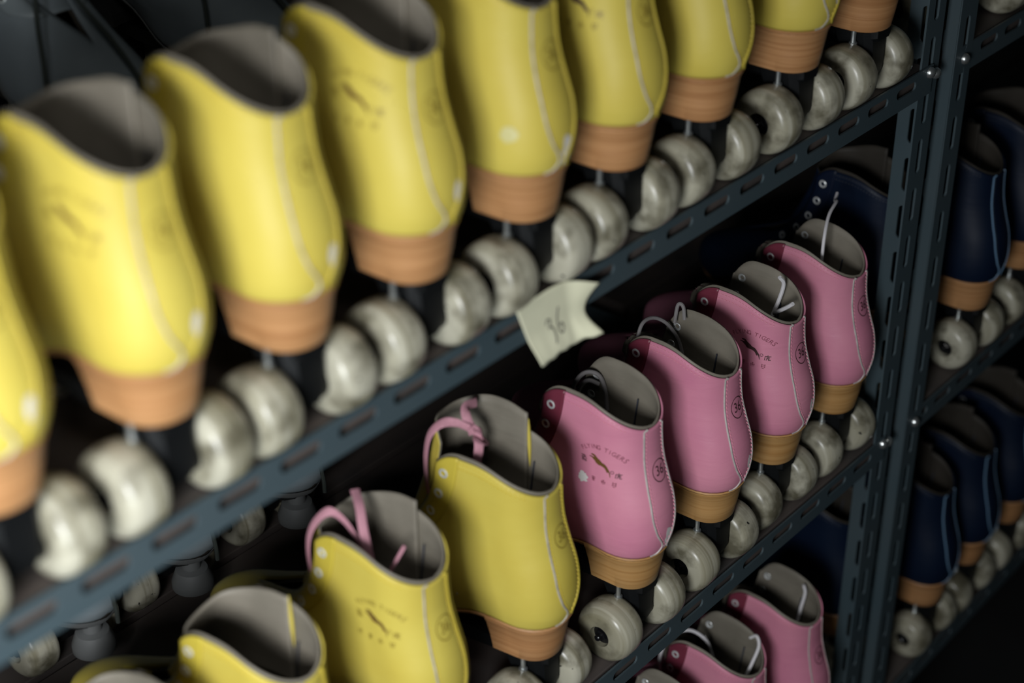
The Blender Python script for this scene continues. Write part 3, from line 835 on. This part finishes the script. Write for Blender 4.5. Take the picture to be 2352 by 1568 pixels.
def strip_mesh(name, bm, mat, th=.0018):
    bmesh.ops.transform(bm, matrix=mat, verts=bm.verts)
    bmesh.ops.recalc_face_normals(bm, faces=bm.faces)
    me = bpy.data.meshes.new(name); bm.to_mesh(me); bm.free()
    return me

def join_meshes(name, parts):
    bm = bmesh.new()
    for me in parts: bm.from_mesh(me); bpy.data.meshes.remove(me)
    me = bpy.data.meshes.new(name); bm.to_mesh(me); bm.free(); return me

def angle_beam(x0, L, phase, sy=1):
    """front face y -.0018..0 with slots, bottom flange reaching into the shelf"""
    a = solidify(strip_mesh('a', slotted(L, x0, phase), Matrix.Identity(4)), .0018, 0)
    bm = slotted(L, x0, phase + .012, (-.015, .015)); fl = Matrix.Translation((0, .015 * sy, -.0168)) @ Matrix.Rotation(math.pi / 2, 4, 'X')
    b = solidify(strip_mesh('b', bm, fl), .0018, 0)
    return join_meshes('shelf_beam', [a, b])

def angle_post(H, z0, phase, flip):
    """corner at the origin; one flange along +X (or -X when flip), one along +Y; runs up Z"""
    R = Matrix.Rotation(-math.pi / 2, 4, 'Y')       # X -> Z
    s = -1 if flip else 1
    a = slotted(H, z0, phase, (-.0165, .0165), sh=.0085)
    a = solidify(strip_mesh('a', a, Matrix.Translation((s * .0165, 0, 0)) @ R), .002, 0)
    b = slotted(H, z0, phase + .02, (-.0165, .0165), sh=.0085)
    b = solidify(strip_mesh('b', b, Matrix.Translation((0, .0165, 0)) @ Matrix.Rotation(math.pi / 2, 4, 'Z') @ R), .002, 0)
    return join_meshes('post', [a, b])

bm = bmesh.new()
rg = [[(r * math.cos(2 * math.pi * k / 12), y, r * math.sin(2 * math.pi * k / 12)) for k in range(12)] for y, r in ((0, .0055), (-.0022, .0052), (-.0042, .0040), (-.0054, .0018))]
loft(bm, rg)
POSTBOLT = mesh_from_bm('bolt', bm)

ZS = (0, -.403, -.806)
DEP = .60
def rack(label, xa, xb, phases, bolt_xs):
    r = thing('shelving_rack', label, 'shelving rack', (0, 0, 0))
    L = xb - xa
    for i, z in enumerate(ZS):
        obj('shelf_beam', angle_beam(xa, L, phases[i]), M['paint'], r, (0, -.0011, z))
        bk_ = obj('shelf_beam', angle_beam(-xb, L, .0), M['paint'], r, (0, DEP + .0011, z), (0, 0, math.pi))
        bm = bmesh.new()
        box(bm, (xa + .002, .0045, -.0150), (xb - .002, .362, .0079), .001); box(bm, (xa + .002, .370, -.0150), (xb - .002, DEP - .0012, .0079), .001)
        obj('shelf_board', mesh_from_bm('shelf_board', bm, False), M['board'], r, (0, 0, z))
    return r

R1 = rack('blue-grey slotted steel rack holding the yellow and pink skates', -.20, .998, (0.0, .0023, .02, 0), (1.007,))
R2 = rack('matching slotted steel rack of the far bay with the dark blue skates', 1.048, 2.3, (.01, .02, .03, 0), (1.054,))
PH, PZ = 2.05, -1.25
ra = angle_post(PH, PZ, -.13, True); rb = angle_post(PH, PZ, -.157 - .02, False)
for (r, me, x, y, rot) in ((R1, ra, 1.0120, .0012, 0), (R1, rb, -.2150, .0012, 0), (R2, rb, 1.0410, -.0012, 0), (R2, ra, 2.315, .0012, 0)):
    obj('post', me, M['paint'], r, (x, y, 0))
for (r, x, rz) in ((R1, 1.0120, math.pi), (R1, -.215, math.pi), (R2, 1.041, math.pi), (R2, 2.315, math.pi)):
    obj('post', ra if x in (-.215, 1.041) else rb, M['paint'], r, (x, DEP, 0), (0, 0, rz))
for z in ZS[:3]:
    obj('bolt', POSTBOLT, M['steel'], R1, (.9910, -.0022, z + .005), label='shiny bolt head')
    obj('bolt', POSTBOLT, M['steel'], R1, (1.0060, -.0002, z - .0005), label='shiny bolt head')
    obj('bolt', POSTBOLT, M['steel'], R2, (1.0585, -.0026, z - .002), label='shiny bolt head')
# end brackets on the side of each level
for z in ZS[:3]:
    for r, x in ((R1, 1.0135),):
        bm = bmesh.new(); box(bm, (0, .036, -.0165), (.0018, DEP - .036, .0145), .0004)
        obj('end_bar', mesh_from_bm('end_bar', bm, False), M['paint'], r, (x, 0, z))

# ------------------------------------------------------------------ the paper note
note = thing('paper_note', 'torn pale yellow paper note reading 36, stuck to the upper beam', 'note', (.4445, -.0028, 0))
def note_pt(u, v, off=0):
    """u 0..1 left to right, v 0 top .. 1 bottom"""
    tl, tr, br, bl = np.array((-.0412, .0140)), np.array((.0420, .0040)), np.array((.0425, -.0360)), np.array((-.0180, -.0395))
    top = tl + (tr - tl) * u + np.array((0, .0070 * math.sin(math.pi * u ** 1.2)))
    bot = bl + (br - bl) * u + np.array((0, -.0006 * math.sin(31 * u) - .0005 * math.sin(13 * u)))
    p = top + (bot - top) * v
    p[0] -= .0085 * sst(.55, 1, u) * math.sin(math.pi * min(1, v * 1.02)) * 1.0
    y = -.0005 - .0090 * sst(.62, 1.0, u) * (1 - .75 * math.sin(math.pi * v)) - .0045 * sst(.5, 1, v)
    return Vector((p[0], y - off, p[1]))
bm = bmesh.new(); rows = [[bm.verts.new(note_pt(i / 36, j / 20)) for i in range(37)] for j in range(21)]
for a, b in zip(rows, rows[1:]):
    for i in range(36): bm.faces.new((a[i], a[i + 1], b[i + 1], b[i]))
obj('paper', solidify(raw_mesh('paper', bm), .0003, 0), M['paper'], note)
dst = bmesh.new()
g3 = spline([(.285, .50), (.315, .44), (.350, .47), (.340, .55), (.310, .585), (.350, .585), (.372, .66), (.360, .76), (.335, .84)], 5)
g6 = spline([(.500, .34), (.470, .45), (.450, .60), (.452, .70), (.485, .74), (.520, .68), (.510, .60), (.468, .63)], 5)
for g in (g3, g6):
    P = [note_pt(u, v, .0004) for u, v in g]; tube(dst, P, .00055, 6)
obj('handwritten_number', mesh_from_bm('handwritten_number', dst), M['pencil'], note, label='pencilled number 36')

# ------------------------------------------------------------------ room
def struct(name, lo, hi, mat):
    bm = bmesh.new(); box(bm, lo, hi); o = obj(name, mesh_from_bm(name, bm, False), mat); o['kind'] = 'structure'; return o
struct('floor', (-3, -3, -1.31), (5, 1.6, -1.25), M['floor'])
struct('wall_back', (-3, 1.5, -1.25), (5, 1.6, 1.6), M['wall'])

# ------------------------------------------------------------------ light
def area(name, loc, target, size, power, col=(1, 1, 1), sy=None):
    l = bpy.data.lights.new(name, 'AREA'); l.energy = power; l.size = size; l.color = col
    if sy: l.shape = 'RECTANGLE'; l.size_y = sy
    o = bpy.data.objects.new(name, l); COL.objects.link(o); o.location = loc
    o.rotation_euler = (Vector(target) - Vector(loc)).to_track_quat('-Z', 'Y').to_euler(); return o
area('window_light', (-.68, -.58, .32), (.0, .05, -.10), .30, 6.4, (.97, .985, 1.0), .30).data.spread = math.radians(105)
area('ceiling_light', (-.30, -.45, .95), (.0, .0, -.1), .30, .9, (1.0, .98, .94), .30).data.spread = math.radians(110)
area('low_fill_light', (-.45, -.50, .02), (.0, .02, -.05), .30, 1.35, (.86, .95, 1.0), .30).data.spread = math.radians(110)  # added low fill floating by the rack; brightens left beam, wheels and heels
w = bpy.data.worlds.new('world'); scene.world = w; w.use_nodes = True
w.node_tree.nodes['Background'].inputs[0].default_value = (.55, .75, .80, 1)
w.node_tree.nodes['Background'].inputs[1].default_value = .012

# ------------------------------------------------------------------ camera
cam = bpy.data.cameras.new('camera'); co = bpy.data.objects.new('camera', cam); COL.objects.link(co)
cam.sensor_width = 36; cam.lens = 4058 / 2352 * 36; cam.clip_start = .05
Rm = ((.63928, -.76897, -.00057), (-.39079, -.32424, -.86148), (.66227, .55095, -.50779))
rt, dn, fw = [Vector(r) for r in Rm]
mw = Matrix((rt, -dn, -fw)).transposed().to_4x4(); mw.translation = (-.40311, -.67063, .60679)
co.matrix_world = mw
cam.dof.use_dof = True; cam.dof.focus_distance = 1.56; cam.dof.aperture_fstop = 3.3
cam.dof.aperture_blades = 0
scene.camera = co
scene.view_settings.view_transform = 'Standard'; scene.view_settings.look = 'None'
scene.view_settings.exposure = 0; scene.view_settings.gamma = 1; scene.view_settings.use_curve_mapping = False
